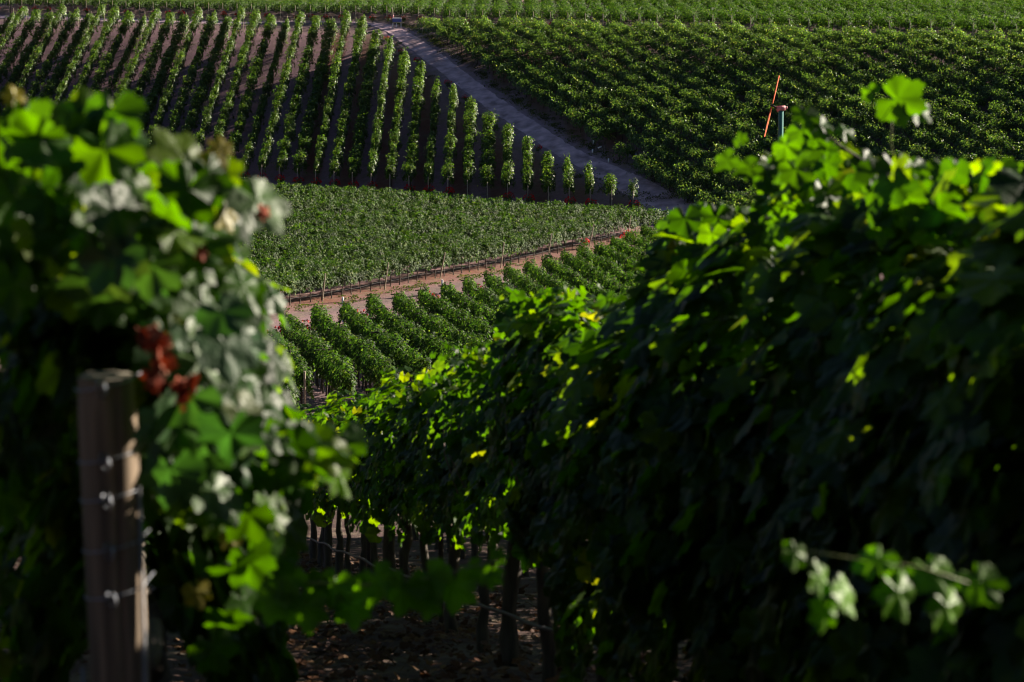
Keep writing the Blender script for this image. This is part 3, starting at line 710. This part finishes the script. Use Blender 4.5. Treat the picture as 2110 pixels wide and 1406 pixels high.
sp = cloud(17, (430, 930, 610, 1200), (4.9, 5.6), .11, (.4, -.8, .3), .4) + cloud(4, (400, 1200, 500, 1350), (4.9, 5.4), .11, (.4, -.7, .4), .4) + \
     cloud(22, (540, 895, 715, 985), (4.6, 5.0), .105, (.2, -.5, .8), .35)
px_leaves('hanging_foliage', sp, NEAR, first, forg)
px_leaves('yellow_leaf', [(455, 305, 4.6, .055, (.3, -.6, .6), (.4, 0, .6)), (440, 335, 4.6, .07, (.4, -.8, .4), (-.2, 0, -1)), (460, 440, 4.6, .075, (.7, -.6, .4), (.1, 0, -1)),
          (30, 200, 4.5, .05, (.3, -.6, .4), (.0, 0, 1)), (405, 1220, 5.0, .075, (.4, -.8, .2), (.2, 0, -1)), (475, 1110, 5.1, .06, (.4, -.7, .2), (0, 0, -1))], YELL, first, forg)
px_leaves('drooping_leaf', [(530, 415, 4.6, .15, (.5, -.55, .6), (.9, 0, -.5))], PALE, first, forg)
for (qx, qy, qw, qh, qn, qs) in [(318, 702, 26, 30, 16, .045), (335, 745, 14, 18, 8, .04), (315, 790, 14, 26, 9, .04), (380, 812, 20, 34, 12, .045)]:
    px_leaves('withered_leaf', [(qx + rng.normal(0, qw * .45), qy + rng.normal(0, qh * .45), 4.33 + rng.normal(0, .015), qs * rng.uniform(.6, 1.2), rng.normal(0, 1, 3) + [0, -.4, 0], rng.normal(0, 1, 3)) for _ in range(qn)], REDLEAF, first, forg)
px_leaves('withered_leaf', [(413, 520, 4.5, .035, (.4, -.8, .3), (.1, 0, -1)), (540, 437, 4.58, .035, (.4, -.8, .3), (1, 0, -.2))][:1], REDLEAF, first, forg)
px_leaves('withered_leaf', [(540, 437, 4.58, .035, (.4, -.8, .3), (1, 0, -.2))], REDLEAF, first, forg)
# the leafy shoot reaching across the aisle
Y0 = 5.4
cp = [local(470, 1160, Y0 + .1, forg), local(600, 1200, Y0, forg), local(760, 1205, Y0, forg), local(900, 1190, Y0, forg), local(1035, 1150, Y0, forg)]
sh = part('shoot', [tube(cp, [.004, .0035, .003, .003, .0015], 6)], STEM, first, True)
sp = [(590, 1190, Y0, 0.110, (-.35, -.8, .35), (-.3, 0, -.8)), (560, 1240, Y0, 0.110, (-.35, -.8, .05), (-.2, 0, -1)), (625, 1250, Y0 - .02, 0.132, (-.35, -.8, .05), (.1, 0, -1)), (690, 1205, Y0, 0.110, (-.35, -.8, .35), (.2, 0, -.8)), (650, 1205, Y0 + .02, 0.088, (-.35, -.8, .35), (-.5, 0, -.6)),
      (720, 1250, Y0 - .02, 0.110, (-.35, -.8, .05), (.1, 0, -1)), (775, 1190, Y0, 0.099, (-.35, -.8, .35), (.5, 0, -.6)), (750, 1220, Y0 + .02, 0.099, (-.35, -.8, .05), (-.4, 0, -.8)), (830, 1215, Y0 - .02, 0.127, (-.35, -.8, .05), (.0, 0, -1)),
      (885, 1190, Y0, 0.110, (-.35, -.8, .35), (.3, 0, -.7)), (935, 1205, Y0, 0.132, (-.35, -.8, .05), (.1, 0, -1)), (880, 1240, Y0, 0.088, (-.35, -.8, .05), (0, 0, -1)), (985, 1175, Y0, 0.077, (-.35, -.8, .35), (-.2, 0, -.8)), (1012, 1185, Y0, 0.066, (-.35, -.8, .05), (.2, 0, -1)), (1025, 1148, Y0, 0.050, (-.35, -.8, .35), (.3, 0, .6))]
px_leaves('leaf', sp, PAINTED_SUN, sh, forg)

# near vines of the long row: shoots standing clear of the crown
vines = [o for o in SC.objects if o.name.startswith('grapevine') and o.get('group') == LONG][3:]
def vorg(o): return np.array(o.location)
v2 = vines[2]; o2 = vorg(v2); YR = 7.4
cane = part('cane', [tube([local(2050, 560, YR, o2), local(1880, 400, YR, o2), local(1730, 300, YR, o2), local(1660, 240, YR, o2)], [.007, .006, .005, .003], 8)], BARK, v2, True)
sp = [(1660, 235, YR, .10, (.1, -.6, .5), (.1, 0, -.9)), (1690, 260, YR, .10, (.3, -.6, .4), (.4, 0, -.8)), (1620, 300, YR, .10, (-.5, -.7, .4), (-.3, 0, -.9)), (1740, 270, YR, .08, (.3, -.5, .7), (.5, 0, -.6)), (1780, 330, YR, .10, (.3, -.7, .4), (.4, 0, -.8)),
      (1545, 345, YR, .11, (-.3, -.6, .7), (-.8, 0, -.4)), (1500, 330, YR, .10, (-.5, -.6, .5), (-.7, 0, -.7)), (1525, 290, YR, .06, (-.5, -.5, .3), (-.3, 0, .8)), (1580, 350, YR, .09, (0, -.5, .8), (-.6, 0, -.3)), (1640, 350, YR, .12, (0, -.8, .5), (0, 0, -1)),
      (1850, 205, 7.0, .17, (-.3, -.8, .4), (.8, 0, -.5)), (1795, 190, 7.0, .07, (-.4, -.6, .5), (-.5, 0, .3)), (1890, 222, 7.0, .11, (.4, -.6, .5), (.5, 0, -.9)), (1880, 345, 7, .12, (0, -.6, .7), (.1, 0, -1)), (1950, 350, 7, .13, (.2, -.7, .6), (.3, 0, -1)), (2060, 350, 6.6, .13, (0, -.7, .6), (0, 0, -1))]
px_leaves('leaf', sp, NEAR, cane, o2)
part('petiole', [tube([local(1850, 385, 7.1, o2), local(1835, 290, 7.05, o2), local(1840, 215, 7.0, o2)], [.004, .003, .002], 6)], STEM, v2, True)
v1 = vines[1]; o1 = vorg(v1); YQ = 4.0
s1 = part('shoot', [tube([local(2020, 1210, YQ, o1), local(1900, 1170, YQ, o1), local(1750, 1150, YQ, o1), local(1625, 1130, YQ, o1)], [.0022, .002, .0018, .001], 6)], STEM, v1, True)
sp = [(1640, 1140, YQ, 0.060, (.5, -.7, .4), (-.3, 0, -1)), (1690, 1190, YQ, 0.080, (.75, -.5, .4), (.6, 0, -1)), (1740, 1220, YQ, 0.088, (.8, -.4, .4), (.4, 0, -1)), (1790, 1160, YQ, 0.072, (0, -.5, .8), (.5, 0, -.8)), (1850, 1220, YQ, 0.104, (.6, -.7, .2), (.3, 0, -1)),
      (1920, 1180, YQ, 0.096, (.1, -.6, .7), (.2, 0, -1)), (1950, 1250, YQ, 0.096, (.6, -.7, .2), (.3, 0, -1)), (1810, 1150, YQ, 0.080, (-.1, -.5, .8), (-.3, 0, -.8)), (1700, 1260, YQ, 0.072, (.5, -.8, .1), (0, 0, -1)), (2020, 1200, YQ, 0.096, (.1, -.7, .6), (.2, 0, -1))]
px_leaves('leaf', sp, PAINTED_SUN, s1, o1)
v5 = vines[4]; o5 = vorg(v5)
sp = [(1450, 430, 9.6, .12, (.1, -.5, .8), (-.2, 0, -.9)), (1490, 430, 9.6, .10, (.2, -.5, .8), (.4, 0, -.6)), (1485, 475, 9.7, .07, (.2, -.7, .6), (0, 0, -1)), (1430, 480, 9.6, .11, (-.2, -.6, .6), (-.3, 0, -.9)), (1400, 500, 9.7, .11, (.3, -.6, .6), (-.4, 0, -.8)), (1415, 525, 9.6, .12, (.2, -.7, .6), (0, 0, -1))]
rng = np.random.RandomState(321)
sp += cloud(34, (1400, 440, 1560, 600), (9.0, 9.8), .13, (-.25, -.75, .4), .5)
px_leaves('upper_foliage', sp, NEAR, v5, o5, rng)
sp = cloud(70, (1560, 330, 1800, 480), (7.5, 8.4), .135, (-.25, -.75, .4), .5) + cloud(14, (1645, 265, 1740, 340), (7.6, 8.2), .12, (-.3, -.75, .4), .4)
px_leaves('upper_foliage', sp, NEAR, v2, o2, rng)
sp = cloud(75, (1790, 350, 2130, 480), (6.3, 7.3), .135, (-.25, -.75, .4), .5)
px_leaves('upper_foliage', sp, NEAR, v1, o1, rng)

# the wooden post
pb = np.array([*left_row(4.62), 0.]); pb[2] = float(H(pb[0], pb[1]))
ptop = P(217, 775, 4.62); pbot = P(246, 1406, 4.62)
t = thing('wooden_post', 'thick weathered round wooden end post under the near vine crown', 'post', (pbot[0], pbot[1], pb[2]))
po = np.array([pbot[0], pbot[1], pb[2]]); h = ptop[2] - pb[2]
lean = (ptop - pbot)[:2] / (ptop[2] - pbot[2])
def at(z): return np.array([lean[0] * (z - (pbot[2] - pb[2])), lean[1] * (z - (pbot[2] - pb[2])), z])
def log(seg=48, n=26):
    Z = np.linspace(-.4, h, n); V = []
    for i, z in enumerate(Z):
        c = at(z); R = .056 + .004 * (1 - z / h)
        for j in range(seg):
            a = j / seg * 2 * math.pi; rr = R * (1 + .02 * math.sin(3 * a + z * 2) + .015 * math.sin(7 * a + 1))
            crack = math.exp(-((((a - (-1.15 + .06 * math.sin(z * 5))) + math.pi) % (2 * math.pi) - math.pi) / .05) ** 2)
            rr -= .012 * crack * min(1, max(0, (z + .2) * 1.5)); rr *= .94 if i == n - 1 else 1
            V.append((c[0] + math.cos(a) * rr, c[1] + math.sin(a) * rr, z))
    F = [(i * seg + j, i * seg + (j + 1) % seg, (i + 1) * seg + (j + 1) % seg, (i + 1) * seg + j) for i in range(n - 1) for j in range(seg)]
    return np.array(V), np.array(F)
part('shaft', [log()], WOOD, t, True)
c = at(h); rim = [(c[0] + math.cos(a) * .0525, c[1] + math.sin(a) * .0525, h + .001) for a in np.arange(24) * math.pi / 12]
cap = np.array(rim + [(c[0], c[1], h + .006)]); part('end_grain', (cap, np.array([(24, j, j + 1, (j + 2) % 24) for j in range(0, 24, 2)])), WOOD_END, t)
for k, (py, ty) in enumerate([(800, 795), (950, 955), (1030, 1020), (1135, 1130), (1232, 1225)]):
    z = P(225, py, 4.56)[2] - pb[2]; c = at(z)
    st = part('staple', [tube([c + [-.004, -.052, .014], c + [-.004, -.068, .010], c + [-.002, -.068, -.012], c + [.002, -.052, -.018]], .0028, 6),
                         tube([c + [.006, -.060, .012], c + [.012, -.064, -.006], c + [.004, -.062, -.024]], .0022, 6)], STEEL, t, True)
    ring = [c + [math.cos(a) * .0595, math.sin(a) * .0595, .012 * math.cos(a)] for a in np.linspace(math.pi, 2.05 * math.pi, 16)]
    tail = [ring[-1] + [.0, .12, -.01]]
    part('trellis_wire', [tube(ring + tail, .0016, 6)], STEEL, t, True)
part('anchor_wire', [tube([at(h * .62) + [-.066, -.03, 0], at(h * .45) + [-.056, -.05, 0], at(h * .2) + [-.03, -.072, 0], at(-.1) + [.0, -.10, 0]], .004, 8)], HOSE_GREY, t, True)
part('anchor_wire', [tube([at(h * .86) + [.060, -.02, 0], at(h * .5) + [.056, -.045, 0], at(-.1) + [.030, -.075, 0]], .004, 8)], HOSE_GREY, t, True)

# leaf litter on the aisle: one mass
rng = np.random.RandomState(88); n = 9000
Y = rng.uniform(6, 34, n); X = 2.34 - .16 * Y + rng.normal(-.9, 1.3, n)
d2 = X - (2.34 - .16 * Y); Z = H(X, Y) + .07 * np.exp(-(d2 / .35) ** 2) + .035
V, F = leaves(np.c_[X, Y, Z], rng.normal(0, .35, (n, 3)) + [0, 0, 1], .07 * rng.uniform(.5, 1.4, n), rng, LT_M, rng.normal(0, 1, (n, 3)), .2)
tag(link('leaf_litter', mesh_np('leaf_litter', V, F, LITTER, 3)), None, None, None, 'stuff')
